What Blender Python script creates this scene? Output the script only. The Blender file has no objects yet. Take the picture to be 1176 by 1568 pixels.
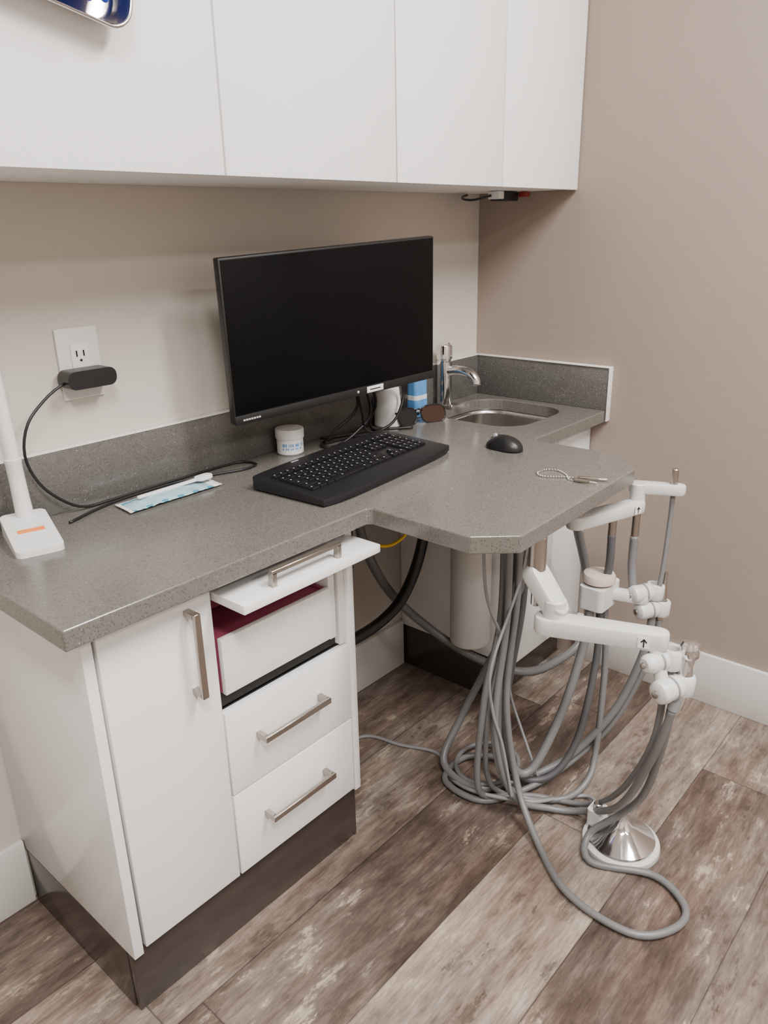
import bpy, bmesh, math, random
from mathutils import Vector, Matrix, noise
random.seed(4)
S=bpy.context.scene
COL=S.collection

# ------------------------------------------------------------ materials
def mat(name,col,rough=.5,metal=0.,bump=0.,bscale=60.,var=0.,vscale=8.,coat=0.,trans=0.,spec=.5):
    m=bpy.data.materials.new(name);m.use_nodes=True
    nt=m.node_tree;b=nt.nodes['Principled BSDF']
    b.inputs['Base Color'].default_value=(*col,1)
    b.inputs['Roughness'].default_value=rough
    b.inputs['Metallic'].default_value=metal
    b.inputs['Specular IOR Level'].default_value=spec
    if coat: b.inputs['Coat Weight'].default_value=coat; b.inputs['Coat Roughness'].default_value=.08
    if trans: b.inputs['Transmission Weight'].default_value=trans
    g=nt.nodes.new('ShaderNodeNewGeometry')
    n=nt.nodes.new('ShaderNodeTexNoise');n.inputs['Scale'].default_value=vscale;n.inputs['Detail'].default_value=4
    nt.links.new(g.outputs['Position'],n.inputs['Vector'])
    v=var if var else .03
    mx=nt.nodes.new('ShaderNodeMix');mx.data_type='RGBA'
    mx.inputs['A'].default_value=(*[c*(1-v) for c in col],1);mx.inputs['B'].default_value=(*[min(1,c*(1+v)) for c in col],1)
    nt.links.new(n.outputs['Fac'],mx.inputs['Factor']);nt.links.new(mx.outputs['Result'],b.inputs['Base Color'])
    if bump:
        n2=nt.nodes.new('ShaderNodeTexNoise');n2.inputs['Scale'].default_value=bscale;n2.inputs['Detail'].default_value=5
        nt.links.new(g.outputs['Position'],n2.inputs['Vector'])
        bp=nt.nodes.new('ShaderNodeBump');bp.inputs['Strength'].default_value=bump;bp.inputs['Distance'].default_value=.002
        nt.links.new(n2.outputs['Fac'],bp.inputs['Height']);nt.links.new(bp.outputs['Normal'],b.inputs['Normal'])
    return m

class N:
    def __init__(s,name):
        s.m=bpy.data.materials.new(name);s.m.use_nodes=True;s.t=s.m.node_tree;s.b=s.t.nodes['Principled BSDF']
    def new(s,t,**k):
        n=s.t.nodes.new(t)
        for a,v in k.items(): setattr(n,a,v)
        return n
    def l(s,a,b): s.t.links.new(a,b)
    def math(s,op,a,b=None,c=None):
        n=s.new('ShaderNodeMath',operation=op)
        for i,v in enumerate((a,b,c)):
            if v is None: continue
            if isinstance(v,(int,float)): n.inputs[i].default_value=v
            else: s.l(v,n.inputs[i])
        return n.outputs[0]
    def mix(s,f,a,b,blend='MIX'):
        n=s.new('ShaderNodeMix',data_type='RGBA',blend_type=blend)
        for k,v in (('Factor',f),('A',a),('B',b)):
            if isinstance(v,tuple): n.inputs[k].default_value=(*v,1)
            elif isinstance(v,(int,float)): n.inputs[k].default_value=v
            else: s.l(v,n.inputs[k])
        return n.outputs['Result']
    def ramp(s,f,stops,interp='LINEAR'):
        n=s.new('ShaderNodeValToRGB');n.color_ramp.interpolation=interp
        e=n.color_ramp.elements
        while len(e)<len(stops): e.new(.5)
        for i,(p,c) in enumerate(stops):
            e[i].position=p; e[i].color=(*c,1) if isinstance(c,tuple) else (c,c,c,1)
        s.l(f,n.inputs[0]);return n.outputs[0]
    def noise(s,vec,scale,detail=4,rough=.55):
        n=s.new('ShaderNodeTexNoise');n.inputs['Scale'].default_value=scale;n.inputs['Detail'].default_value=detail;n.inputs['Roughness'].default_value=rough
        s.l(vec,n.inputs['Vector']);return n.outputs['Fac']

def floor_material():
    k=N('vinyl_plank');g=k.new('ShaderNodeNewGeometry');sp=k.new('ShaderNodeSeparateXYZ');k.l(g.outputs['Position'],sp.inputs[0])
    x,y=sp.outputs[0],sp.outputs[1]
    v=k.math('DIVIDE',k.math('ADD',y,.465),.225)
    row=k.math('FLOOR',v);fv=k.math('FRACT',v)
    wn=k.new('ShaderNodeTexWhiteNoise',noise_dimensions='1D');k.l(row,wn.inputs['W'])
    u=k.math('ADD',k.math('DIVIDE',x,1.25),k.math('MULTIPLY',wn.outputs['Value'],7.3))
    pid=k.math('FLOOR',u);fu=k.math('FRACT',u)
    cv=k.new('ShaderNodeCombineXYZ');k.l(row,cv.inputs[0]);k.l(pid,cv.inputs[1])
    w2=k.new('ShaderNodeTexWhiteNoise',noise_dimensions='2D');k.l(cv.outputs[0],w2.inputs['Vector'])
    off=k.math('MULTIPLY',w2.outputs['Value'],9.)
    def cvec(sx,sy):
        c1=k.new('ShaderNodeCombineXYZ');k.l(k.math('ADD',k.math('MULTIPLY',x,sx),off),c1.inputs[0]);k.l(k.math('MULTIPLY',y,sy),c1.inputs[1]);k.l(off,c1.inputs[2]);return c1.outputs[0]
    big=k.noise(cvec(1.8,5.5),1.5,4,.6)
    grain=k.noise(cvec(5.,50.),1.0,8,.72)
    blot=k.noise(cvec(8.,17.),1.1,10,.72)
    fine=k.noise(cvec(28.,180.),1.0,5,.65)
    rowtone=k.ramp(k.math('MULTIPLY_ADD',row,.1,.5),[(0,.5),(.15,.42),(.25,.70),(.35,.34),(.45,.55),(.55,.38),(.65,.4)],'CONSTANT')
    tone=k.math('ADD',k.math('MULTIPLY',rowtone,.78),k.math('MULTIPLY',w2.outputs['Value'],.22))
    t=k.math('ADD',tone,k.math('MULTIPLY',k.math('SUBTRACT',big,.5),1.0))
    t=k.math('ADD',t,k.math('MULTIPLY',k.math('SUBTRACT',grain,.5),.85))
    t=k.math('ADD',t,k.math('MULTIPLY',k.math('SUBTRACT',blot,.5),.75))
    base=k.ramp(t,[(.05,(.052,.037,.030)),(.3,(.094,.068,.055)),(.5,(.160,.123,.101)),(.72,(.252,.208,.176)),(.95,(.35,.303,.260))])
    # warm hue drift
    hue=k.noise(cvec(2.5,7.),1.3,3,.5)
    base=k.mix(k.ramp(hue,[(.45,0.),(.65,.45)]),base,k.mix(1.,base,(1.12,.93,.80),'MULTIPLY'))
    pm=k.math('MULTIPLY',k.ramp(blot,[(.57,0.),(.60,1.)]),k.ramp(big,[(.44,0.),(.54,1.)]))
    pm=k.math('MULTIPLY',pm,k.ramp(fine,[(.35,.3),(.55,.8)]))
    col=k.mix(pm,base,(.39,.325,.255))
    dm=k.math('MULTIPLY',k.ramp(blot,[(.385,1.),(.43,0.)]),k.ramp(grain,[(.42,.1),(.58,.75)]))
    col=k.mix(dm,col,(.060,.044,.036))
    col=k.mix(.5,col,k.ramp(fine,[(.3,.2),(.7,.8)]),'OVERLAY')
    e=k.math('MINIMUM',k.math('MINIMUM',fv,k.math('SUBTRACT',1.,fv)),k.math('MULTIPLY',k.math('MINIMUM',fu,k.math('SUBTRACT',1.,fu)),5.5))
    seam=k.ramp(e,[(.0,.35),(.010,1.)])
    col=k.mix(1.,col,seam,'MULTIPLY')
    k.l(col,k.b.inputs['Base Color'])
    k.l(k.ramp(blot,[(.35,.30),(.6,.46)]),k.b.inputs['Roughness'])
    bp=k.new('ShaderNodeBump');bp.inputs['Strength'].default_value=.25;bp.inputs['Distance'].default_value=.002
    k.l(k.math('ADD',fine,seam),bp.inputs['Height']);k.l(bp.outputs[0],k.b.inputs['Normal'])
    return k.m
def quartz(name='grey_quartz',base=(.140,.130,.117)):
    k=N(name);g=k.new('ShaderNodeNewGeometry');P=g.outputs['Position']
    def specks(scale,thr,seed,sel_=.3):
        v=k.new('ShaderNodeTexVoronoi');v.inputs['Scale'].default_value=scale
        mp=k.new('ShaderNodeMapping');mp.inputs['Location'].default_value=(seed,seed*.7,seed*.3);k.l(P,mp.inputs[0]);k.l(mp.outputs[0],v.inputs['Vector'])
        sel=k.new('ShaderNodeSeparateColor');k.l(v.outputs['Color'],sel.inputs[0])
        a=k.math('LESS_THAN',v.outputs['Distance'],thr)
        b=k.math('LESS_THAN',sel.outputs[0],sel_)
        return k.math('MULTIPLY',a,b)
    c=k.mix(k.noise(P,60,4,.6),tuple(b*.9 for b in base),tuple(b*1.1 for b in base))
    c=k.mix(k.math('MULTIPLY',specks(340,.42,1.3),.6),c,(.05,.044,.038))
    c=k.mix(k.math('MULTIPLY',specks(300,.35,5.1),.32),c,(.27,.245,.21))
    c=k.mix(k.math('MULTIPLY',specks(150,.14,9.,.10),.55),c,(.6,.58,.53))
    k.l(c,k.b.inputs['Base Color']);k.b.inputs['Roughness'].default_value=.2
    return k.m

M={}
M['wall_back']=mat('paint_cream',(.545,.500,.450),.85,bump=.15,bscale=180)
M['wall_right']=mat('paint_taupe',(.305,.243,.206),.85,bump=.15,bscale=180)
M['ceil']=mat('paint_ceiling',(.8,.79,.77),.9)
M['trim']=mat('trim_white',(.68,.66,.63),.45)
M['white']=mat('cabinet_white_gloss',(.84,.835,.83),.16,coat=.4)
M['white_u']=mat('cabinet_white_upper',(.89,.89,.89),.45,bump=.12,bscale=120)
M['carc']=mat('carcass_white',(.70,.68,.66),.5)
M['dark']=mat('gap_black',(.01,.01,.01),.7)
M['maroon']=mat('maroon_liner',(.24,.04,.08),.6)
M['toe']=mat('toekick_brown',(.044,.034,.029),.18,var=.12,vscale=20)
M['nickel']=mat('brushed_nickel',(.42,.38,.34),.33,1.,bump=.1,bscale=300)
M['chrome']=mat('chrome',(.76,.76,.77),.10,1.)
M['steel']=mat('stainless',(.58,.55,.52),.24,1.,bump=.06,bscale=250)
M['black']=mat('black_plastic',(.010,.010,.011),.38)
M['screen']=mat('screen_glass',(.003,.003,.0035),.25,spec=.12)
M['kbd']=mat('keyboard_black',(.010,.010,.012),.40,spec=.4)
M['key']=mat('key_black',(.006,.006,.007),.5,spec=.3)
M['legend']=mat('legend_grey',(.45,.45,.46),.6)
M['glossb']=mat('gloss_black',(.008,.008,.01),.2)
M['rubw']=mat('white_plastic',(.74,.735,.73),.38)
M['can']=mat('canister_grey_white',(.56,.55,.53),.45)
M['armw']=mat('arm_offwhite',(.58,.57,.555),.35)
M['beige']=mat('beige_plastic',(.52,.44,.39),.45)
M['hose']=mat('grey_hose',(.155,.155,.157),.38)
M['hosel']=mat('light_grey_hose',(.24,.24,.245),.45)
M['hosed']=mat('dark_grey_hose',(.075,.075,.08),.5)
M['yellow']=mat('yellow_wire',(.85,.58,.01),.5)
M['blue']=mat('blue_nitrile',(.010,.06,.62),.5,var=.45,vscale=25)
M['bluel']=mat('blue_label',(.10,.30,.62),.5,var=.3,vscale=60)
M['pouch']=mat('pouch_film',(.34,.52,.58),.25,var=.25,vscale=40)
M['paper']=mat('paper_white',(.74,.75,.75),.7)
M['teal']=mat('teal_print',(.05,.24,.36),.5)
M['orange']=mat('orange_print',(.85,.22,.04),.5)
M['lens']=mat('brown_lens',(.035,.014,.008),.12)
M['red']=mat('red_plastic',(.25,.03,.02),.5)
M['outlet']=mat('outlet_white',(.66,.64,.61),.4)
M['caulk']=mat('caulk_white',(.72,.69,.65),.6)
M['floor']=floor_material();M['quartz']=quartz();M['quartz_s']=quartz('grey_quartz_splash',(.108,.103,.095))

# ------------------------------------------------------------ mesh helpers
def obj(name,bm,m,parent=None,smooth=False,mats=None,recalc=True):
    if recalc: bmesh.ops.recalc_face_normals(bm,faces=bm.faces[:])
    me=bpy.data.meshes.new(name);bm.to_mesh(me);bm.free()
    for mm in (mats or [m]): me.materials.append(mm)
    if smooth:
        for p in me.polygons:p.use_smooth=True
    o=bpy.data.objects.new(name,me);COL.objects.link(o)
    if smooth=='auto' :
        try: me.set_sharp_from_angle(angle=math.radians(38))
        except Exception: pass
    if parent is not None:
        o.parent=parent;o.matrix_parent_inverse=Matrix.Translation(parent.location).inverted()
    return o
def empty(name,loc):
    e=bpy.data.objects.new(name,None);e.location=loc;e.empty_display_size=.05;COL.objects.link(e);return e
def bm_box(bm,c,s,bev=0.,seg=2,mtx=None,mi=0):
    r=bmesh.ops.create_cube(bm,size=1.);vs=r['verts']
    for v in vs: v.co=Vector((v.co.x*s[0],v.co.y*s[1],v.co.z*s[2]))
    es=list({e for v in vs for e in v.link_edges})
    if bev>0:
        rr=bmesh.ops.bevel(bm,geom=es,offset=bev,segments=seg,affect='EDGES',profile=.5)
        vs=list({v for f in rr['faces'] for v in f.verts}|{v for v in vs if v.is_valid})
    T=Matrix.Translation(Vector(c)) if mtx is None else mtx@Matrix.Translation(Vector(c))
    for v in vs: v.co=T@v.co
    if mi:
        for f in {f for v in vs for f in v.link_faces}: f.material_index=mi
    return vs
def box(name,x0,x1,y0,y1,z0,z1,m,parent=None,bev=.0015,mtx=None):
    bm=bmesh.new();bm_box(bm,((x0+x1)/2,(y0+y1)/2,(z0+z1)/2),(abs(x1-x0),abs(y1-y0),abs(z1-z0)),bev,2,mtx)
    return obj(name,bm,m,parent,'auto')
def frame(o,zdir,xh=None):
    z=Vector(zdir).normalized();xh=Vector(xh) if xh else (Vector((1,0,0)) if abs(z.x)<.9 else Vector((0,1,0)))
    y=z.cross(xh).normalized();x=y.cross(z)
    return Matrix.Translation(Vector(o))@Matrix((x,y,z)).transposed().to_4x4()
def bm_lathe(bm,prof,mtx,n=32,mi=0):
    rings=[]
    for r,z in prof:
        if r<1e-6: rings.append([bm.verts.new(mtx@Vector((0,0,z)))])
        else: rings.append([bm.verts.new(mtx@Vector((r*math.cos(2*math.pi*i/n),r*math.sin(2*math.pi*i/n),z))) for i in range(n)])
    for a,b in zip(rings,rings[1:]):
        for i in range(n):
            j=(i+1)%n
            q=[a[i%len(a)],a[j%len(a)],b[j%len(b)],b[i%len(b)]]
            u=[]
            for v in q:
                if v not in u:u.append(v)
            if len(u)>2:
                f=bm.faces.new(u);f.material_index=mi
def lathe(name,prof,o,zdir,m,parent=None,n=32):
    bm=bmesh.new();bm_lathe(bm,prof,frame(o,zdir),n);return obj(name,bm,m,parent,'auto')
def rod(name,a,b,r,m,parent=None,bev=.002):
    a=Vector(a);b=Vector(b);L=(b-a).length;bev=min(bev,r*.5,L*.3)
    return lathe(name,[(0,0),(r-bev,0),(r,bev),(r,L-bev),(r-bev,L),(0,L)],a,b-a,m,parent)
def spline(pts,closed=False,step=.012):
    P=[Vector(p) for p in pts];n=len(P);out=[]
    segs=n if closed else n-1
    for i in range(segs):
        if closed: p0,p1,p2,p3=P[(i-1)%n],P[i],P[(i+1)%n],P[(i+2)%n]
        else: p0,p1,p2,p3=P[max(i-1,0)],P[i],P[i+1],P[min(i+2,n-1)]
        k=max(2,int((p2-p1).length/step))
        for j in range(k):
            t=j/k
            out.append(.5*((2*p1)+(p2-p0)*t+(2*p0-5*p1+4*p2-p3)*t*t+(3*p1-p0-3*p2+p3)*t**3))
    if not closed: out.append(P[-1])
    return out
def bm_tube(bm,pts,r,n=10,closed=False,rib=False,step=.012,mi=0):
    Q=spline(pts,closed,.004 if rib else step);N_=len(Q);rings=[];up=None
    for i,p in enumerate(Q):
        a=Q[(i-1)%N_] if (closed or i>0) else Q[0];b=Q[(i+1)%N_] if (closed or i<N_-1) else Q[-1]
        t=(b-a)
        if t.length<1e-9: t=Vector((0,0,1))
        t.normalize()
        if up is None: up=t.orthogonal().normalized()
        up=(up-t*up.dot(t))
        if up.length<1e-6: up=t.orthogonal()
        up.normalize();s=t.cross(up)
        rr=r*(1.0 if not rib or i%2 else .8)
        rings.append([bm.verts.new(p+up*rr*math.cos(2*math.pi*k/n)+s*rr*math.sin(2*math.pi*k/n)) for k in range(n)])
    m=N_ if closed else N_-1
    for i in range(m):
        a=rings[i];b=rings[(i+1)%N_]
        for k in range(n):
            f=bm.faces.new((a[k],a[(k+1)%n],b[(k+1)%n],b[k]));f.material_index=mi
    if not closed:
        bm.faces.new(rings[0]);bm.faces.new(rings[-1][::-1])
def tube(name,pts,r,m,parent=None,closed=False,rib=False,n=10,step=.012):
    bm=bmesh.new();bm_tube(bm,pts,r,n,closed,rib,step);return obj(name,bm,m,parent,True)
def bar(name,a,b,w,h,m,parent=None,bev=.005,w2=None):
    a=Vector(a);b=Vector(b);L=(b-a).length;w2=w2 or w
    x=(b-a).normalized();y=Vector((0,0,1)).cross(x).normalized();z=x.cross(y)
    T=Matrix.Translation(a)@Matrix((x,y,z)).transposed().to_4x4()
    bm=bmesh.new();pr=[]
    for i in range(13):
        t=math.pi/2+math.pi*i/12;pr.append((w/2*math.cos(t),w/2*math.sin(t)))
    for i in range(13):
        t=-math.pi/2+math.pi*i/12;pr.append((L+w2/2*math.cos(t),w2/2*math.sin(t)))
    rings=[]
    for (ins,zz) in ((bev,-h/2),(bev*.3,-h/2+bev*.3),(0,-h/2+bev),(0,h/2-bev),(bev*.3,h/2-bev*.3),(bev,h/2)):
        rg=[]
        for k,(px,py) in enumerate(pr):
            c=Vector((0,0)) if k<13 else Vector((L,0));d=Vector((px,py))-c;q=c+d*(1-ins/(d.length))
            rg.append(bm.verts.new(T@Vector((q.x,q.y,zz))))
        rings.append(rg)
    for r0,r1 in zip(rings,rings[1:]):
        for k in range(26): bm.faces.new((r0[k],r0[(k+1)%26],r1[(k+1)%26],r1[k]))
    bm.faces.new(rings[0][::-1]);bm.faces.new(rings[-1])
    return obj(name,bm,m,parent,'auto')
def prism(name,outline,z0,z1,m,parent=None,hole=None,bev=.003,mtx=None,zf=None):
    bm=bmesh.new();loops=[outline]+([hole] if hole else [])
    es=[]
    for lp in loops:
        vs=[bm.verts.new((x,y,z1)) for x,y in lp]
        for i in range(len(vs)): es.append(bm.edges.new((vs[i],vs[(i+1)%len(vs)])))
    bmesh.ops.triangle_fill(bm,use_beauty=True,use_dissolve=False,edges=es)
    r=bmesh.ops.extrude_face_region(bm,geom=bm.faces[:])
    for v in [g for g in r['geom'] if isinstance(g,bmesh.types.BMVert)]: v.co.z=z0
    if zf:
        for v in bm.verts: v.co.z=zf(v.co)
    if mtx is not None:
        for v in bm.verts: v.co=mtx@v.co
    o=obj(name,bm,m,parent)
    if bev:
        md=o.modifiers.new('bev','BEVEL');md.width=bev;md.segments=3;md.limit_method='ANGLE';md.angle_limit=math.radians(35)
    return o
def rrect(cx,cy,hx,hy,r,k=8):
    out=[]
    for q,(sx,sy) in enumerate(((1,1),(-1,1),(-1,-1),(1,-1))):
        for i in range(k+1):
            t=math.radians(90*q+90*i/k);out.append((cx+sx*(hx-r)+r*math.cos(t),cy+sy*(hy-r)+r*math.sin(t)))
    return out
def handle(name,a,b,out,m,parent,w=.011,proj=.03):
    a=Vector(a);b=Vector(b);o=Vector(out).normalized();d=(b-a).normalized();s=d.cross(o)
    bm=bmesh.new();T=Matrix((d,o,s)).transposed().to_4x4();L=(b-a).length
    TT=Matrix.Translation(a)@T
    bm_box(bm,(L/2,proj-.004,0),(L+w,.008,w*1.1),.001,1,TT)
    bm_box(bm,(0,(proj-.005)/2,0),(w*.9,proj-.005,w*1.1),.0008,1,TT)
    bm_box(bm,(L,(proj-.005)/2,0),(w*.9,proj-.005,w*1.1),.0008,1,TT)
    return obj(name,bm,m,parent,'auto')

# ------------------------------------------------------------ room shell
XL,YR,HC=-3.7,-3.9,2.62
def slab(n,x0,x1,y0,y1,z0,z1,m): return box(n,x0,x1,y0,y1,z0,z1,m,None,0)
slab('floor',XL-.1,.1,YR-.1,.1,-.1,0,M['floor'])
slab('ceiling',XL-.1,.1,YR-.1,.1,HC,HC+.1,M['ceil'])
slab('wall_back',XL-.1,.1,0,.1,0,HC,M['wall_back'])
slab('wall_right',0,.1,YR,0,0,HC,M['wall_right'])
slab('wall_left',XL-.1,XL,YR,0,0,HC,M['wall_back'])
slab('wall_rear',XL-.1,.1,YR-.1,YR,0,HC,M['wall_back'])
HB=.152
box('baseboard_back',XL,-1.5785,-.013,0,0,HB,M['trim'],None,.002)
box('baseboard_back.001',-1.011,-.384,-.013,0,0,HB,M['trim'],None,.002)
box('baseboard_right',-.013,0,YR,-.405,0,HB,M['trim'],None,.002)
box('baseboard_left',XL,XL+.013,YR,-.02,0,HB,M['trim'],None,.002)
box('baseboard_rear',XL+.02,-.02,YR,YR+.013,0,HB,M['trim'],None,.002)

# ------------------------------------------------------------ countertop + sink
CT=.800;CB=.767
SX=-.200
sinkhole=rrect(SX,-.213,.145,.146,.085,10)
top=empty('countertop',(-.8,-.25,CB))
outl=[(-1.62,-.001),(-1.62,-.461),(-1.02,-.459),(-1.012,-.467),(-1.016,-.690),(-.958,-.757),(-.487,-.746),(-.412,-.680),(-.404,-.660),(-.403,-.455),(-.398,-.450),(-.001,-.449),(-.001,-.001)]
prism('slab',outl,CB,CT,M['quartz'],top,sinkhole,.003)
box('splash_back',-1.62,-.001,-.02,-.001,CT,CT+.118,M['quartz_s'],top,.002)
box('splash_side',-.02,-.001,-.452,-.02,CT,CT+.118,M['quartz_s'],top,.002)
box('caulk_top',-.023,-.001,-.453,-.02,CT+.118,CT+.1208,M['caulk'],top,.0005)
box('caulk_back',-1.62,-.001,-.0205,-.001,CT+.118,CT+.1190,M['caulk'],top,.0003)
box('caulk_end',-.022,-.001,-.4555,-.452,CT-.03,CT+.1205,M['caulk'],top,.0005)
sink=empty('sink',(SX,-.213,.7))
bm=bmesh.new();rings=[]
for sc,z in ((1.05,.7665),(.99,.766),(.985,.755),(.96,.66),(.93,.640),(.86,.628),(.5,.622),(.12,.620)):
    rings.append([bm.verts.new((SX+(x-SX)*sc,-.213+(y+.213)*sc,z)) for x,y in sinkhole])
for a,b in zip(rings,rings[1:]):
    for i in range(len(a)): bm.faces.new((a[i],a[(i+1)%len(a)],b[(i+1)%len(a)],b[i]))
bm.faces.new(rings[-1])
obj('basin',bm,M['steel'],sink,True)
lathe('drain',[(0,.003),(.012,.004),(.03,.004),(.036,.001),(.036,0)],(SX,-.213,.6215),(0,0,1),M['chrome'],sink)

fau=empty('faucet',(-.230,-.048,CT));fx,fy=-.232,-.050
lathe('body',[(0,0),(.026,0),(.026,.006),(.0215,.009),(.0215,.130),(.019,.132),(.019,.136),(.0225,.138),(.0225,.172),(.021,.176),(0,.177)],(fx,fy,CT),(0,0,1),M['chrome'],fau)
tube('spout',[(fx,fy-.012,CT+.104),(fx+.005,fy-.045,CT+.108),(fx+.010,fy-.078,CT+.103),(fx+.013,fy-.098,CT+.088),(fx+.013,fy-.104,CT+.070)],.0130,M['chrome'],fau,n=18,step=.006)
rod('lever',(fx,fy,CT+.172),(fx-.004,fy-.022,CT+.180),.005,M['chrome'],fau)

# ------------------------------------------------------------ base cabinet (left)
bc=empty('base_cabinet',(-1.3,-.2,0));ZB=.137
box('gable_left',-1.577,-1.559,-.409,-.002,ZB-.004,CB,M['white'],bc,.001)
box('gable_right',-1.031,-1.014,-.412,-.014,ZB,CB,M['white'],bc,.001)
box('bottom_panel',-1.558,-1.032,-.385,-.014,ZB,ZB+.016,M['carc'],bc,.0005)
box('divider',-1.354,-1.340,-.388,-.014,ZB+.016,CB,M['carc'],bc,.0005)
box('back_panel',-1.558,-1.032,-.018,-.014,ZB,CB,M['carc'],bc,0)
box('toe_front',-1.575,-1.016,-.395,-.380,0,ZB,M['toe'],bc,.001)
box('toe_left',-1.577,-1.562,-.380,-.014,0,ZB-.005,M['toe'],bc,.001)
box('toe_right',-1.031,-1.016,-.380,-.014,0,ZB,M['toe'],bc,.001)
box('door',-1.554,-1.350,-.411,-.393,.144,.757,M['white'],bc,.0012)
box('door_shadow_gap',-1.5585,-1.5545,-.395,-.386,.144,.757,M['dark'],bc,0)
box('drawer_shadow_gap',-1.350,-1.032,-.393,-.390,.15,.500,M['dark'],bc,0)
box('drawer_mid_front',-1.346,-1.0335,-.411,-.3935,.3265,.500,M['white'],bc,.0012)
box('drawer_low_front',-1.346,-1.0335,-.411,-.3935,.144,.3225,M['white'],bc,.0012)
box('rail_right',-1.050,-1.033,-.404,-.30,.505,CB,M['carc'],bc,.0005)
box('rail_inner',-1.072,-1.055,-.400,-.05,.525,.745,M['rubw'],bc,.0005)
box('drawer_box_front',-1.336,-1.075,-.408,-.397,.533,.642,M['white'],bc,.001)
box('drawer_box_left',-1.336,-1.328,-.397,-.05,.533,.64,M['maroon'],bc,.001)
box('drawer_box_right',-1.083,-1.075,-.397,-.05,.533,.64,M['maroon'],bc,.001)
box('drawer_box_back',-1.328,-1.083,-.062,-.05,.533,.64,M['maroon'],bc,.001)
box('drawer_box_bottom',-1.328,-1.083,-.397,-.062,.537,.545,M['maroon'],bc,0)
box('drawer_liner',-1.328,-1.083,-.395,-.07,.545,.636,M['maroon'],bc,.004)
box('drawer_upper_liner',-1.336,-1.075,-.300,-.290,.642,.76,M['maroon'],bc,0)
box('drawer_gap',-1.338,-1.034,-.390,-.386,.503,.531,M['dark'],bc,0)
box('flip_panel',-1.347,-1.022,-.494,-.400,.722,.738,M['white'],bc,.0012)
handle('handle_flip',(-1.268,-.474,.738),(-1.115,-.474,.738),(0,0,1),M['nickel'],bc)
handle('handle_door',(-1.398,-.411,.578),(-1.398,-.411,.722),(0,-1,0),M['nickel'],bc)
handle('handle_mid',(-1.278,-.411,.424),(-1.122,-.411,.424),(0,-1,0),M['nickel'],bc)
handle('handle_low',(-1.275,-.411,.243),(-1.119,-.411,.243),(0,-1,0),M['nickel'],bc)

# ------------------------------------------------------------ sink cabinet
sc=empty('sink_cabinet',(-.19,-.2,0))
box('gable_left',-.381,-.364,-.382,-.002,ZB,CB,M['white'],sc,.001)
box('gable_right',-.020,-.003,-.382,-.002,ZB,CB,M['white'],sc,.001)
box('bottom_panel',-.363,-.021,-.38,-.002,ZB,ZB+.016,M['carc'],sc,.0005)
box('door_left_leaf',-.381,-.192,-.402,-.384,ZB,.763,M['white'],sc,.0012)
box('door_right_leaf',-.189,-.003,-.402,-.384,ZB,.763,M['white'],sc,.0012)
box('toe_front',-.378,-.014,-.345,-.33,0,ZB,M['toe'],sc,.001)
box('toe_left',-.378,-.363,-.33,-.002,0,ZB,M['toe'],sc,.001)

# ------------------------------------------------------------ upper cabinet
uc=empty('upper_cabinet',(-.8,-.15,1.5));UB=1.3745
box('carcass',-1.60,-.003,-.296,-.002,UB+.002,2.14,M['white_u'],uc,.001)
xs=[-1.60,-1.1683,-.7452,-.3665,-.002]
for i in range(4): box('door_%d'%(i+1),xs[i]+.0019,xs[i+1]-.0019,-.315,-.297,UB,2.14,M['white_u'],uc,.0012)
box('shadow_gap',-1.598,-.005,-.2972,-.2960,UB+.003,2.138,M['dark'],uc,0)

ul=empty('under_cabinet_transformer',(-.12,-.12,1.36))
box('body',-.14,-.06,-.17,-.13,1.352,UB+.001,M['black'],ul,.003)
box('plug',-.165,-.14,-.175,-.14,1.356,UB+.001,M['rubw'],ul,.002)
box('red_tab',-.055,-.035,-.19,-.165,1.362,UB+.001,M['red'],ul,.002)
tube('lead',[(-.165,-.15,1.365),(-.20,-.12,1.355),(-.19,-.08,1.358),(-.14,-.04,1.366),(-.09,-.02,1.372)],.003,M['black'],ul)

# ------------------------------------------------------------ steel tray with gloves
tr=empty('glove_tray',(-1.40,-.335,1.66))
A=math.radians(-12);C0=Vector((-1.434,-.345,1.669))
T=Matrix.Translation(C0)@Matrix(((math.cos(A),-math.sin(A),0),(0,0,-1),(math.sin(A),math.cos(A),0))).to_4x4()
bm=bmesh.new();R0=rrect(0,0,.116,.104,.03,8);rings=[]
for s,z in ((1.0,.008),(1.015,.011),(1.035,.010),(1.04,.005),(1.03,.002),(.98,-.002),(.95,-.022),(.90,-.026)):
    rings.append([bm.verts.new(T@Vector((x*s,y*s,z))) for x,y in R0])
for a,b in zip(rings,rings[1:]):
    for i in range(len(a)): bm.faces.new((a[i],a[(i+1)%len(a)],b[(i+1)%len(a)],b[i]))
bm.faces.new(rings[-1])
obj('steel_tray',bm,M['steel'],tr,True)
bm=bmesh.new();bmesh.ops.create_icosphere(bm,subdivisions=6,radius=1.)
for v in bm.verts:
    d=noise.fractal(v.co*2.2,1.,2.,5)*.14+abs(noise.noise(v.co*4.5))*.22
    q=v.co.copy()
    sx=math.copysign(abs(q.x)**.5,q.x);sy=math.copysign(abs(q.y)**.5,q.y)
    v.co=T@Vector((sx*.096*(1+d*.25),sy*.090*(1+d*.35),q.z*.030*(1+d*2.2)+.022))
obj('blue_gloves',bm,M['blue'],tr,True)

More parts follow.
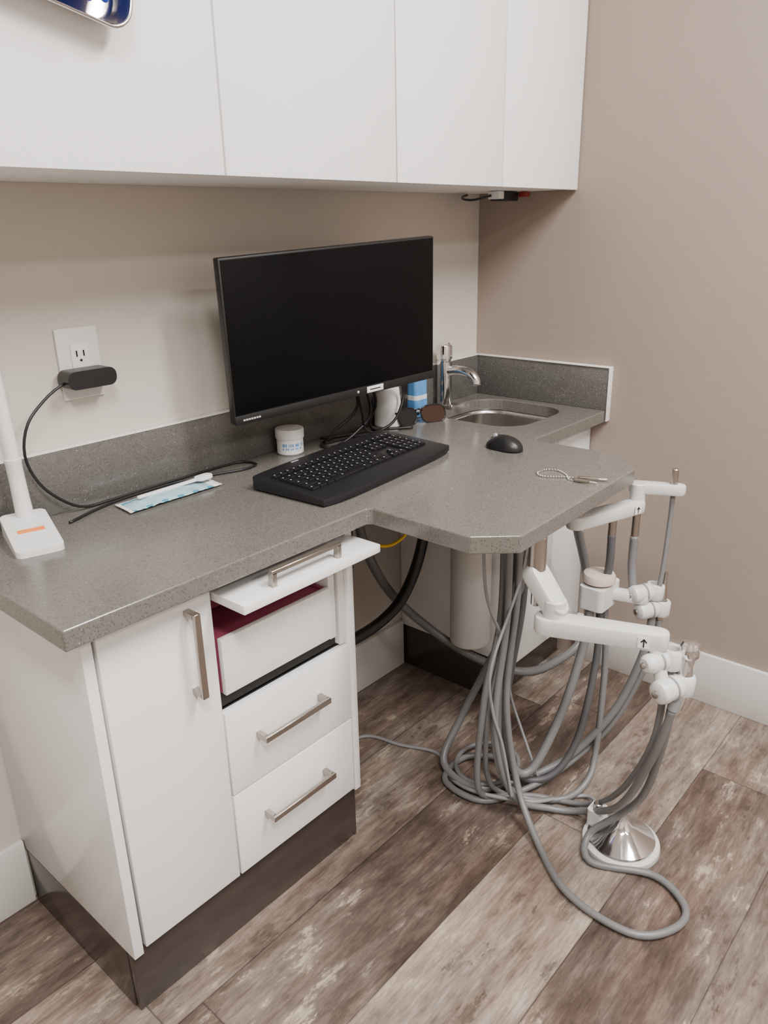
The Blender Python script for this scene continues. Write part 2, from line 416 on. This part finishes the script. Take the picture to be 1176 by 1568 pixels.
# ------------------------------------------------------------ monitor
mo=empty('computer_monitor',(-.811,-.207,1.097))
yaw,pt,ro=-.165,.057,.050
rx=Vector((math.cos(yaw),math.sin(yaw),0));nn=Vector((math.sin(yaw),-math.cos(yaw),0));up=Vector((0,0,1))*math.cos(pt)+nn*math.sin(pt)
ax=rx*math.cos(ro)+up*math.sin(ro);ay=up*math.cos(ro)-rx*math.sin(ro);az=ax.cross(ay)
MT=Matrix.Translation(Vector((-.811,-.207,1.097)))@Matrix((ax,ay,az)).transposed().to_4x4()
W,Hh=.543,.323
def mbox(n,x0,x1,y0,y1,z0,z1,m,bev=.001): return box(n,x0,x1,y0,y1,z0,z1,m,mo,bev,MT)
mbox('housing',-W/2,W/2,-Hh/2,Hh/2,-.022,-.002,M['black'],.003)
mbox('rear_bulge',-.17,.17,-.11,.09,-.05,-.021,M['black'],.012)
mbox('screen',-W/2+.004,W/2-.004,-Hh/2+.020,Hh/2-.004,-.003,-.0008,M['screen'],.0005)
mbox('chin',-W/2+.001,W/2-.001,-Hh/2,-Hh/2+.019,-.004,.0015,M['black'],.001)
mbox('label',.065,.112,-Hh/2+.0025,-Hh/2+.0165,.0014,.0021,M['paper'],.0002)
mbox('label_text',.073,.104,-Hh/2+.008,-Hh/2+.0105,.002,.0023,M['black'],0)
for i in range(7): mbox('logo_%d'%i,-W/2+.018+i*.006,-W/2+.0225+i*.006,-Hh/2+.007,-Hh/2+.0105,.0014,.0018,M['legend'],0)
rod('logo_dot',MT@Vector((.04,-Hh/2+.010,.001)),MT@Vector((.04,-Hh/2+.010,.002)),.003,M['legend'],mo,.0002)
mbox('vesa_plate',-.05,.05,-.05,.05,-.062,-.05,M['black'],.002)
c0=MT@Vector((0,0,-.06))
bar('arm_link',c0,(-.72,-.03,c0.z),.04,.03,M['black'],mo)
box('wall_plate',-.76,-.68,-.02,-.001,c0.z-.06,c0.z+.06,M['black'],mo,.003)
mc=empty('monitor_cable',(-.66,-.12,.81))
b0=MT@Vector((.03,-.09,-.035))
for i,p in enumerate([
 [b0,(-.705,-.15,.90),(-.745,-.11,.84),(-.745,-.075,.805),(-.67,-.085,.805),(-.585,-.11,.808),(-.535,-.125,.835),(-.50,-.12,.90),(-.56,-.13,.96)],
 [b0+Vector((.02,0,0)),(-.69,-.15,.88),(-.66,-.13,.83),(-.60,-.13,.806),(-.56,-.11,.806),(-.60,-.085,.806),(-.68,-.06,.806),(-.72,-.035,.806)],
 [b0+Vector((.04,0,0)),(-.66,-.15,.88),(-.69,-.13,.83),(-.75,-.12,.806),(-.77,-.09,.806),(-.72,-.06,.806),(-.62,-.05,.806),(-.53,-.04,.806)],
 [b0+Vector((.06,0,0)),(-.64,-.15,.90),(-.63,-.12,.85),(-.60,-.10,.815),(-.55,-.11,.806),(-.50,-.15,.806)]]):
    tube('cord_%d'%i,p,.0036,M['black'],mc)

# ------------------------------------------------------------ keyboard
kb=empty('computer_keyboard',(-.838,-.275,CT))
KT=Matrix.Translation(Vector((-.849,-.283,CT)))@Matrix.Rotation(math.radians(5.6),4,'Z')
kw,kd=.456,.208
def ktop(y): return .016+.016*(y+kd/2)/kd
bm=bmesh.new();nx=28
def ko(s):
    pts=[]
    for i in range(nx+1):
        t=-1+2*i/nx;pts.append((t*kw/2*s, -kd/2*s+.014*abs(t)**6))
    for i in range(nx+1):
        t=1-2*i/nx;pts.append((t*(kw/2-.006)*s, kd/2*s-.006*t*t*t*t))
    return pts
rings=[]
for s,mode in ((.975,0),(1.,1),(1.,2),(.994,3),(.975,4)):
    rg=[]
    for x,y in ko(s):
        zt=ktop(y);z={0:0,1:.004,2:zt-.004,3:zt-.001,4:zt}[mode]
        rg.append(bm.verts.new(KT@Vector((x,y,z))))
    rings.append(rg)
for a,b in zip(rings,rings[1:]):
    for i in range(len(a)): bm.faces.new((a[i],a[(i+1)%len(a)],b[(i+1)%len(a)],b[i]))
bm.faces.new(rings[0]);bm.faces.new(rings[-1])
obj('case',bm,M['kbd'],kb,'auto')
bm=bmesh.new();SL=math.atan(.016/kd)
bm2=bmesh.new()
def key(cx,cy,w,d):
    L=KT@Matrix.Translation(Vector((cx,cy,ktop(cy)+.0003)))@Matrix.Rotation(SL,4,'X')
    vs=[]
    for z,i in ((0,0),(.0040,.0006),(.0050,.0018)):
        vs.append([bm.verts.new(L@Vector((sx*(w/2-i),sy*(d/2-i),z))) for sx,sy in ((-1,-1),(1,-1),(1,1),(-1,1))])
    for a,b in zip(vs,vs[1:]):
        for i in range(4): bm.faces.new((a[i],a[(i+1)%4],b[(i+1)%4],b[i]))
    bm.faces.new(vs[-1])
    lw,ld=.0026,.0036
    ox,oy=-w*.16,d*.12
    bm2.faces.new([bm2.verts.new(L@Vector((ox+sx*lw/2,oy+sy*ld/2,.0053))) for sx,sy in ((-1,-1),(1,-1),(1,1),(-1,1))])
p=.0184;x0=-kw/2+.019;y0=-kd/2+.064
rows=[[1.25,1.25,1.25,5.5,1.25,1.25,1.25,1.5],[2.25]+[1]*10+[2.25],[1.75]+[1]*11+[1.75],[1.5]+[1]*12+[1],[1]*13+[1.5],[1]*14]
for r,row in enumerate(rows):
    tot=sum(row);sc_=14.5*p/tot;xx=x0;yy=y0+r*p*.98+(.005 if r==5 else 0)
    for w in row:
        key(xx+w*sc_/2,yy,w*sc_-.0018,p*.98-.0018 if r<5 else p*.7);xx+=w*sc_
    xn=x0+14.5*p+.006
    if r in (0,3,4,5):
        for j in range(3): key(xn+(j+.5)*p*.95,yy,p*.95-.002,(p*.98-.0018) if r<5 else p*.7)
    if r==1: key(xn+1.5*p*.95,yy,p*.95-.002,p*.98-.0018)
    xm=xn+3*p*.95+.006
    for j in range(4): key(xm+(j+.5)*p*.95,yy,p*.95-.002,(p*.98-.0018) if r<5 else p*.7)
obj('keys',bm,M['key'],kb);obj('legends',bm2,M['legend'],kb)
lg=KT@Matrix.Translation(Vector((-.10,kd/2-.010,ktop(kd/2-.010)+.0004)))
bm=bmesh.new();bm_box(bm,(0,0,0),(.022,.003,.0008),0,1,lg);obj('logo',bm,M['legend'],kb)

# ------------------------------------------------------------ mouse
ms=empty('computer_mouse',(-.518,-.44,CT));mT=Matrix.Translation(Vector((-.519,-.440,CT)))@Matrix.Rotation(math.radians(-4),4,'Z')
bm=bmesh.new();bmesh.ops.create_uvsphere(bm,u_segments=40,v_segments=24,radius=1.)
for v in bm.verts:
    x,y,z=v.co
    w=.0285*(1-.12*math.exp(-((y)/.35)**2))
    z2=max(z,-.12)*(.029 if y<0 else .029-.010*y*y)
    v.co=mT@Vector((math.copysign(abs(x)**.85,x)*w,y*.048,z2+.0045))
obj('shell',bm,M['black'],ms,True)
rod('wheel',mT@Vector((-.0035,.026,.0275)),mT@Vector((.0035,.026,.0275)),.006,M['legend'],ms)
bm=bmesh.new();bm_tube(bm,[mT@Vector(q) for q in ((-.0005,.040,.0205),(-.0005,.02,.0305),(-.0005,.0,.0338))],.0008,6)
obj('button_split',bm,M['glossb'],ms,True)

# ------------------------------------------------------------ jar, bottle, cup
jar=empty('cream_jar',(-.842,-.056,CT))
lathe('body',[(0,0),(.028,0),(.031,.003),(.031,.036),(.0305,.038)],(-.842,-.058,CT),(0,0,1),M['rubw'],jar)
lathe('lid',[(.0305,.038),(.033,.038),(.0335,.041),(.0335,.057),(.032,.060),(0,.061)],(-.842,-.058,CT),(0,0,1),M['rubw'],jar)
bm=bmesh.new()
for i in range(14):
    a0=math.radians(-165+i*7);a1=math.radians(-165+(i+1)*7-random.choice((1.5,3,1)))
    for zz,h in ((.014,.004),(.021,.007)):
        if (i%4==3 and zz>.02) or (i%3==1 and zz<.02): continue
        q=[(-.842+.0313*math.cos(a),-.058+.0313*math.sin(a),CT+z) for a,z in ((a0,zz),(a1,zz),(a1,zz+h),(a0,zz+h))]
        bm.faces.new([bm.verts.new(c) for c in q])
obj('label',bm,M['bluel'],jar)
bt=empty('sanitizer_bottle',(-.372,-.062,CT))
prism('body',rrect(-.372,-.062,.026,.018,.01,5),CT+.001,CT+.115,M['bluel'],bt,None,.004)
prism('label',rrect(-.372,-.062,.0265,.0185,.01,5),CT+.018,CT+.060,M['paper'],bt,None,.0005)
prism('label_band',rrect(-.372,-.062,.0268,.0188,.01,5),CT+.026,CT+.048,M['bluel'],bt,None,.0003)
lathe('pump',[(0,.0),(.012,0),(.012,.02),(.005,.022),(.005,.04),(.012,.042),(.012,.05),(0,.051)],(-.372,-.062,CT+.115),(0,0,1),M['rubw'],bt)
cp=empty('paper_cup',(-.495,-.07,CT))
lathe('cup',[(0,0),(.036,0),(.038,.003),(.034,.05),(.029,.098),(.027,.1),(0,.1)],(-.497,-.065,CT),(0,0,1),M['paper'],cp)

# ------------------------------------------------------------ sunglasses
sg=empty('sunglasses',(-.42,-.12,CT))
def lens(name,c,dirx,w,h,m):
    d=Vector(dirx).normalized();u=Vector((0,0.25,1)).normalized();n=d.cross(u).normalized()
    bm=bmesh.new();out=[]
    for i in range(28):
        t=2*math.pi*i/28;ct,st=math.cos(t),math.sin(t)
        hh=h/2*(1.15 if st<0 else .85)
        out.append(Vector(c)+d*(w/2*math.copysign(abs(ct)**.7,ct))+u*(hh*math.copysign(abs(st)**.75,st)))
    a=[bm.verts.new(p_+n*.001) for p_ in out];b=[bm.verts.new(p_-n*.001) for p_ in out]
    bm.faces.new(a);bm.faces.new(b[::-1])
    for i in range(28): bm.faces.new((a[i],a[(i+1)%28],b[(i+1)%28],b[i]))
    obj(name,bm,m,sg,'auto')
    tube(name+'_rim',out,.0022,M['glossb'],sg,closed=True,n=8,step=.006)
lens('lens_a',(-.476,-.112,CT+.026),(1,-.25,0),.058,.046,M['glossb'])
lens('lens_b',(-.402,-.140,CT+.026),(1,-.45,0),.072,.048,M['lens'])
tube('bridge',[(-.450,-.118,CT+.036),(-.441,-.121,CT+.039),(-.432,-.127,CT+.036)],.0028,M['glossb'],sg)
tube('temple_a',[(-.503,-.105,CT+.036),(-.503,-.09,CT+.034),(-.44,-.075,CT+.022),(-.385,-.078,CT+.008)],.003,M['glossb'],sg)
tube('temple_b',[(-.371,-.154,CT+.036),(-.362,-.145,CT+.034),(-.40,-.10,CT+.022),(-.46,-.085,CT+.008)],.003,M['glossb'],sg)

# ------------------------------------------------------------ bib chain
ch=empty('bib_chain',(-.63,-.66,CT));bm=bmesh.new()
for path in ([(-.640,-.598),(-.610,-.603),(-.600,-.625),(-.618,-.655),(-.640,-.672),(-.642,-.690)],[(-.640,-.598),(-.655,-.615),(-.645,-.640),(-.630,-.662),(-.626,-.690)]):
    for q in spline([(a,b,CT+.0024) for a,b in path],False,.0052):
        bmesh.ops.create_icosphere(bm,subdivisions=2,radius=.0023,matrix=Matrix.Translation(q))
obj('beads',bm,M['chrome'],ch,True)
for i,(a,b) in enumerate((((-.642,-.688,CT+.005),(-.640,-.718,CT+.005)),((-.626,-.690,CT+.005),(-.612,-.722,CT+.005)))):
    A_=Vector(a);B_=Vector(b);bar('clip_%d'%i,A_,B_,.009,.006,M['nickel'],ch,.0015,.006)
    rod('clip_tip_%d'%i,B_,B_+(B_-A_)*.55,.0028,M['chrome'],ch)

# ------------------------------------------------------------ outlet + adapter + cord
ot=empty('electrical_outlet',(-1.298,-.003,1.07))
box('plate',-1.340,-1.257,-.006,-.0005,1.002,1.132,M['outlet'],ot,.002)
box('insert',-1.3155,-1.2815,-.009,-.005,1.035,1.102,M['caulk'],ot,.001)
for xx in (-1.305,-1.291): box('slot',xx-.0015,xx+.0015,-.0095,-.008,1.080,1.091,M['dark'],ot,0)
lathe('ground',[(0,.0),(.0025,0),(.0025,.001),(0,.001)],(-1.298,-.0088,1.073),(0,-1,0),M['dark'],ot,12)
ad=empty('charger_adapter',(-1.298,-.03,1.05))
prism('block',rrect(0,0,.048,.0165,.0145,8),-.020,.020,M['black'],ad,None,.008,Matrix.Translation(Vector((-1.303,-.032,1.044)))@Matrix.Rotation(math.radians(90),4,'X'))
cd=empty('lamp_cord',(-1.3,-.05,CT))
tube('cord',[(-1.350,-.035,1.040),(-1.385,-.04,1.025),(-1.432,-.045,.985),(-1.448,-.045,.93),(-1.432,-.045,.875),(-1.395,-.045,.832),(-1.350,-.040,.806),(-1.285,-.035,.8035),(-1.20,-.030,.8035),(-1.10,-.028,.8035),(-1.00,-.028,.8035),(-.965,-.04,.8035),(-.96,-.075,.8035),(-1.00,-.085,.8035),(-1.06,-.065,.8035),(-1.14,-.045,.8035),(-1.25,-.045,.8035),(-1.33,-.06,.8035),(-1.41,-.09,.8035)],.0027,M['black'],cd,n=8)

# ------------------------------------------------------------ desk lamp
dl=empty('desk_lamp',(-1.48,-.1,CT))
Lt=Matrix.Translation(Vector((-1.492,-.118,0)))@Matrix.Rotation(math.radians(-15),4,'Z')
def lz(v): return CT+(0 if v.z<CT+.001 else (.022+.011*(v.y/.07)))
prism('base',rrect(0,0,.038,.072,.012,6),CT,CT+.020,M['rubw'],dl,None,.005,Lt,lz)
prism('base_print',rrect(.0,-.002,.022,.006,.002,4),CT,CT+.02,M['orange'],dl,None,0,Lt,lambda v:CT+(.010 if v.z<CT+.001 else .0226+.011*(v.y/.07)))
lx,ly=-1.474,-.062
lathe('stem',[(0,0),(.015,0),(.0135,.06),(.0135,.10),(.0145,.102),(.0145,.108),(.0125,.11),(.0115,.38),(0,.385)],(lx,ly,CT+.026),(-.03,0,1),M['rubw'],dl)
bar('head',(lx-.01,ly-.01,CT+.41),(lx-.16,ly-.16,CT+.42),.04,.016,M['rubw'],dl)

# ------------------------------------------------------------ pouch
pp=empty('sterilization_pouch',(-1.19,-.09,CT))
bm=bmesh.new();a=Vector((-1.308,-.070,0));bdir=Vector((.215,.005,0));cdir=Vector((-.006,-.066,0));n1,n2=30,10;gr=[]
for i in range(n1+1):
    r_=[]
    for j in range(n2+1):
        q=a+bdir*(i/n1)+cdir*(j/n2);s=math.sin(math.pi*j/n2)*math.sin(math.pi*min(1,i/n1*1.1))
        q.z=CT+.004+.009*max(0,s)+.003*abs(noise.noise(q*70));r_.append(bm.verts.new(q))
    gr.append(r_)
for i in range(n1):
    for j in range(n2):
        f=bm.faces.new((gr[i][j],gr[i+1][j],gr[i+1][j+1],gr[i][j+1]))
        f.material_index=1 if (i<1 or j in(0,) or i>n1-4) else (2 if (j==n2-1 and i%5<2) or (i<5 and j==2) else 0)
o=obj('film',bm,None,pp,True,[M['pouch'],M['paper'],M['teal']])
o.modifiers.new('s','SOLIDIFY').thickness=.001
bar('instrument',(-1.27,-.098,CT+.015),(-1.11,-.092,CT+.015),.009,.006,M['paper'],pp,.002)
bar('tip',(-1.125,-.094,CT+.016),(-1.108,-.093,CT+.016),.024,.008,M['paper'],pp,.002)

# ------------------------------------------------------------ dental delivery unit
du=empty('dental_delivery_unit',(-.75,-.75,CB))
rod('front_mount_post',(-.868,-.738,CB),(-.868,-.738,.700),.016,M['nickel'],du)
bar('front_link_upper',(-.868,-.738,.690),(-.874,-.782,.640),.046,.036,M['armw'],du,.008,.042)
rod('front_lower_pin',(-.860,-.735,.675),(-.860,-.735,.625),.010,M['chrome'],du)
rod('front_joint',(-.876,-.782,.660),(-.876,-.782,.595),.021,M['armw'],du,.004)
bar('front_link_lower',(-.883,-.772,.608),(-.815,-.952,.608),.046,.034,M['armw'],du,.005,.038)
def arrow_label(nm,c,xd,s=1.):
    x=Vector(xd).normalized();z=Vector((x.y,-x.x,0));y=z.cross(x)
    Tm=Matrix.Translation(Vector(c))@Matrix((x,y,z)).transposed().to_4x4()
    bm=bmesh.new();bm_box(bm,(0,0,0),(.020*s,.020*s,.0012),0,1,Tm);obj(nm+'_sticker',bm,M['paper'],du)
    bm=bmesh.new();bm_box(bm,(0,-.001*s,.001),(.0022*s,.014*s,.0008),0,1,Tm)
    for sg_ in (-1,1): bm_box(bm,(0,0,0),(.0022*s,.008*s,.0008),0,1,Tm@Matrix.Translation(Vector((sg_*.0022*s,.0045*s,.001)))@Matrix.Rotation(sg_*math.radians(40),4,'Z'))
    obj(nm+'_arrow',bm,M['black'],du)
arrow_label('front',(-.8425,-.9385,.608),(.335,-.942,0))
arrow_label('rear',(-.455-.31*.0205,-.731-.95*.0205,.701),(.951,-.308,0),.9)
def holder(nm,c,ang,r=.021,L=.062):
    c=Vector(c);d=Vector((math.cos(ang),math.sin(ang),0))
    lathe(nm+'_barrel',[(0,0),(r*.6,0),(r*.88,.004),(r,.012),(r*.93,L*.5),(r,L-.012),(r*.88,L-.004),(r*.6,L),(0,L)],c-d*L/2,d,M['armw'],du)
    e=c+d*(L/2+.010)
    lathe(nm+'_cradle',[(.010,-.017),(.018,-.019),(.021,-.014),(.021,.014),(.018,.018),(.0125,.018),(.010,-.017)],e,(0.1,0,1),M['armw'],du)
    lathe(nm+'_cap',[(0,0),(r*.3,0),(r*.3,.003),(0,.004)],c-d*(L/2+.002),-d,M['nickel'],du)
    lathe(nm+'_band',[(r*.95,0),(r*1.03,.001),(r*1.03,.004),(r*.95,.005)],c+d*(L*.08),d,M['hosel'],du)
    return e
e1=holder('front_holder_a',(-.830,-.958,.572),math.radians(-25),.018,.050)
e2=holder('front_holder_b',(-.830,-.984,.527),math.radians(-20),.022,.055)
lathe('syringe',[(0,-.05),(.009,-.05),(.012,-.03),(.014,.0),(.0145,.03),(.013,.036),(.013,.05),(.017,.055),(.018,.072),(.015,.080),(.006,.083),(0,.083)],e2+Vector((0,0,.0)),(.14,-.04,1),M['chrome'],du)
rod('front_holder_link',(-.822,-.952,.595),(-.830,-.975,.53),.012,M['armw'],du)
for k,pz in enumerate((e1,Vector(e2)+Vector((-.02,.0,0)),Vector(e2)+Vector((.01,.012,0)))):
    rod('front_connector_%d'%k,pz+Vector((0,0,-.015)),pz+Vector((-.004,.004,-.045)),.0095,M['hosel'],du)
rod('rear_mount_post',(-.61,-.68,CB),(-.61,-.68,.69),.016,M['nickel'],du)
bar('rear_link_lower',(-.61,-.68,.702),(-.437,-.736,.700),.042,.030,M['armw'],du,.006,.036)
rod('rear_joint',(-.430,-.733,.690),(-.430,-.733,.752),.017,M['armw'],du)
bar('rear_link_upper',(-.425,-.728,.740),(-.389,-.806,.740),.036,.024,M['armw'],du,.005,.032)
rod('rear_pin',(-.392,-.797,.75),(-.392,-.797,.787),.0075,M['nickel'],du)
rod('rear_drop_a',(-.437,-.738,.685),(-.437,-.738,.62),.009,M['nickel'],du)
rod('rear_drop_b',(-.500,-.712,.685),(-.500,-.712,.645),.009,M['nickel'],du)
prism('block',rrect(-.500,-.694,.046,.030,.012,6),.472,.525,M['armw'],du,None,.006)
lathe('round_switch',[(0,0),(.026,0),(.037,.006),(.037,.018),(.034,.024),(.02,.027),(.012,.025),(0,.025)],(-.503,-.692,.525),(0,0,1),M['beige'],du)
bar('rear_holder_bar',(-.49,-.70,.50),(-.45,-.775,.49),.03,.024,M['armw'],du)
e3=holder('rear_holder_a',(-.447,-.770,.500),math.radians(-30),.021,.055)
e4=holder('rear_holder_b',(-.440,-.785,.460),math.radians(-30),.021,.055)
lathe('handpiece',[(0,-.03),(.008,-.03),(.010,0),(.010,.03),(.006,.05),(.005,.085),(0,.087)],e4,(.1,0,1),M['nickel'],du)
cn=empty('white_canister',(-.442,-.30,.2))
lathe('shell',[(0,0),(.045,0),(.053,.006),(.055,.014),(.055,.52),(.050,.53),(0,.53)],(-.442,-.30,.205),(0,0,1),M['can'],cn)
lathe('cap_seam',[(.0552,0),(.0558,.001),(.0558,.004),(.0552,.005)],(-.442,-.30,.70),(0,0,1),M['carc'],cn)
rod('bracket',(-.40,-.30,.60),(-.382,-.30,.60),.012,M['carc'],cn)

# ------------------------------------------------------------ hoses
hs=empty('dental_hoses',(-.7,-.75,.01));Rz=.0078
def H(n,p,r=Rz,m='hose',**k):
    q=[]
    for a in p:
        a=Vector(a)
        if a.z>.2 and abs(a.x+.75)<.09 and abs(a.y+.58)<.05:
            w_=min(1,(a.z-.2)/.3);a=a+Vector((.020*w_+(a.x+.74)*.5*w_,-.012*w_,0))
        q.append(a)
    tube(n,q,r,M[m],hs,**k)
def V(v,dx=0,dy=0,dz=0): return (v[0]+dx,v[1]+dy,v[2]+dz)
H('hose_big_loop',[V(e2,.006,.015,-.045),(-.765,-.965,.36),(-.720,-.925,.20),(-.695,-.870,.10),(-.715,-.815,.03),(-.765,-.845,.009),(-.715,-.965,.009),(-.755,-1.045,.009),(-.82,-1.045,.009),(-.880,-.985,.009),(-.872,-.850,.009),(-.795,-.735,.012),(-.735,-.640,.09),(-.742,-.60,.3),(-.735,-.595,.55),(-.745,-.60,CB)])
H('hose_front_b',[V(e2,-.024,.004,-.045),(-.80,-.96,.35),(-.725,-.88,.15),(-.655,-.775,.03),(-.68,-.70,.012),(-.745,-.635,.06),(-.775,-.60,.25),(-.755,-.59,.5),(-.768,-.60,CB)])
H('hose_front_a',[V(e1,-.004,.004,-.045),(-.79,-.955,.38),(-.715,-.875,.18),(-.63,-.77,.03),(-.66,-.66,.012),(-.73,-.57,.04),(-.77,-.575,.25),(-.75,-.585,.5),(-.76,-.575,CB)],.0065)
H('hose_rear_a',[V(e3,0,0,-.02),(-.44,-.79,.36),(-.47,-.74,.18),(-.55,-.66,.05),(-.66,-.58,.012),(-.735,-.52,.012),(-.72,-.42,.03),(-.65,-.42,.12),(-.63,-.48,.28),(-.69,-.56,.50),(-.725,-.585,CB)],.0095)
H('hose_rear_b',[V(e4,0,0,-.03),(-.43,-.80,.34),(-.46,-.74,.15),(-.54,-.67,.04),(-.66,-.62,.012),(-.76,-.56,.012),(-.755,-.45,.012),(-.65,-.44,.012),(-.60,-.53,.012),(-.68,-.60,.012),(-.77,-.56,.05),(-.78,-.57,.3),(-.75,-.57,.5),(-.74,-.56,CB)])
H('hose_block_a',[(-.53,-.69,.475),(-.535,-.68,.36),(-.58,-.66,.20),(-.65,-.63,.07),(-.69,-.60,.09),(-.71,-.58,.25),(-.72,-.575,.5),(-.715,-.58,CB)],.0105)
H('hose_block_b',[(-.505,-.70,.475),(-.50,-.70,.32),(-.55,-.69,.12),(-.61,-.65,.03),(-.66,-.58,.05),(-.645,-.55,.22),(-.69,-.57,.5),(-.70,-.58,CB)],.0085,'hosed')
H('hose_block_c',[(-.48,-.70,.475),(-.47,-.71,.30),(-.50,-.72,.10),(-.56,-.73,.03),(-.64,-.70,.012),(-.70,-.60,.03),(-.72,-.57,.25),(-.71,-.57,.5),(-.715,-.56,CB)])
H('drop_hose_a',[(-.437,-.738,.63),(-.437,-.738,.56),(-.445,-.75,.50)],.0095)
H('drop_hose_b',[(-.50,-.712,.650),(-.498,-.712,.58),(-.495,-.705,.50)],.009,'hosed')
H('drop_hose_c',[(-.392,-.797,.73),(-.393,-.797,.66),(-.410,-.80,.56),(-.425,-.80,.50)],.0055,'hose')
H('thin_tube_a',[(-.83,-.60,CB),(-.82,-.60,.60),(-.74,-.58,.42),(-.66,-.56,.25),(-.62,-.58,.14),(-.62,-.63,.03)],.0035,'hosel')
H('thin_tube_b',[(-.71,-.60,CB),(-.73,-.60,.60),(-.80,-.60,.42),(-.79,-.60,.30),(-.77,-.62,.20),(-.755,-.64,.06)],.0035,'hosel')
H('thin_tube_c',[(-.70,-.57,CB),(-.72,-.575,.58),(-.745,-.58,.40),(-.755,-.58,.24),(-.745,-.60,.10),(-.71,-.64,.02)],.005,'hosel')
H('floor_ring',[(-.645+.085*math.cos(t*math.pi/6),-.50+.075*math.sin(t*math.pi/6),.02) for t in range(12)],.006,'hose',closed=True)
H('pedal_tube',[(-1.0,-.10,.006),(-.86,-.14,.006),(-.745,-.176,.006),(-.715,-.27,.006),(-.68,-.37,.006),(-.735,-.45,.006),(-.76,-.55,.03),(-.71,-.66,.03),(-.63,-.70,.01),(-.585,-.745,.01),(-.62,-.79,.03),(-.652,-.81,.055)],.0045,'hosel')
ph=empty('drain_pipe',(-.6,-.2,.4))
tube('black_pipe',[(-.49,-.20,CB),(-.50,-.20,.62),(-.535,-.20,.48),(-.60,-.20,.385),(-.68,-.20,.345),(-.80,-.20,.335),(-.95,-.20,.36),(-1.012,-.20,.39)],.015,M['black'],ph)
p2=empty('suction_hose',(-.6,-.2,.3))
tube('corrugated_pipe',[(-.75,-.15,CB),(-.72,-.15,.62),(-.68,-.15,.50),(-.595,-.15,.364),(-.51,-.20,.25),(-.445,-.31,.165),(-.39,-.43,.135),(-.27,-.47,.12),(-.15,-.50,.17),(-.16,-.50,.35),(-.25,-.5,.55),(-.42,-.55,CB)],.013,M['hose'],p2,rib=True)
p3=empty('suction_hose',(-.8,-.17,.5))
tube('corrugated_pipe_short',[(-.80,-.17,CB),(-.775,-.17,.62),(-.78,-.17,.5),(-.85,-.17,.42),(-1.012,-.17,.42)],.012,M['hosed'],p3,rib=True)
p4=empty('yellow_wire',(-.6,-.18,.6))
tube('wire',[(-.62,-.24,CB),(-.60,-.24,.66),(-.63,-.24,.585),(-.70,-.24,.565),(-.80,-.24,.60)],.0042,M['yellow'],p4)

# ------------------------------------------------------------ foot pedal
fp=empty('dental_foot_pedal',(-.665,-.865,0))
px,py=-.668,-.868
lathe('base_ring',[(0,0),(.082,0),(.084,.004),(.082,.014),(.074,.017),(0,.017)],(px,py,0),(0,0,1),M['armw'],fp,48)
lathe('chrome_dome',[(.073,.016),(.072,.024),(.062,.030),(.030,.050),(.020,.060),(.014,.072),(0,.076)],(px,py,0),(0,0,1),M['chrome'],fp,48)
prism('valve_block',rrect(px+.008,py+.062,.020,.018,.008,5),.015,.060,M['armw'],fp,None,.004)
rod('valve_knob',(px+.008,py+.062,.06),(px+.008,py+.062,.074),.010,M['nickel'],fp)

# ------------------------------------------------------------ lights
def panel(nm,x,y,w,d,P,col):
    e=empty(nm,(x,y,HC))
    box('frame_body',x-w/2-.02,x+w/2+.02,y-d/2-.02,y+d/2+.02,HC-.02,HC-.001,M['trim'],e,.002)
    L=bpy.data.lights.new(nm+'_lamp','AREA');L.shape='RECTANGLE';L.size=w;L.size_y=d;L.energy=P;L.color=col
    o=bpy.data.objects.new('lamp',L);COL.objects.link(o);o.parent=e;o.location=(0,0,-.025)
LC=(1,.972,.945)
panel('added_fill_panel',-.75,-1.75,.3,1.1,84,LC)
panel('added_fill_panel',-2.2,-1.9,.3,1.1,78,LC)
panel('added_fill_panel',-1.5,-3.3,1.1,.3,45,LC)  # unseen fill light added behind the camera, not a known ceiling fixture
w=bpy.data.worlds.new('World');S.world=w;w.use_nodes=True
w.node_tree.nodes['Background'].inputs[0].default_value=(.9,.92,1,1);w.node_tree.nodes['Background'].inputs[1].default_value=.3

# ------------------------------------------------------------ camera
cam=bpy.data.cameras.new('camera');co=bpy.data.objects.new('camera',cam);COL.objects.link(co)
ya,pi_,ro_=.7231,.3518,-.0223
fw=Vector((math.cos(ya)*math.cos(pi_),math.sin(ya)*math.cos(pi_),-math.sin(pi_)))
r=Vector((math.sin(ya),-math.cos(ya),0));u=r.cross(fw);c,s=math.cos(ro_),math.sin(ro_)
r2=c*r+s*u;u2=c*u-s*r
co.matrix_world=Matrix.Translation(Vector((-2.0183,-1.3843,1.2921)))@Matrix((r2,u2,-fw)).transposed().to_4x4()
cam.sensor_fit='HORIZONTAL';cam.sensor_width=36;cam.lens=36*1187.34/1176;cam.clip_start=.02
S.camera=co
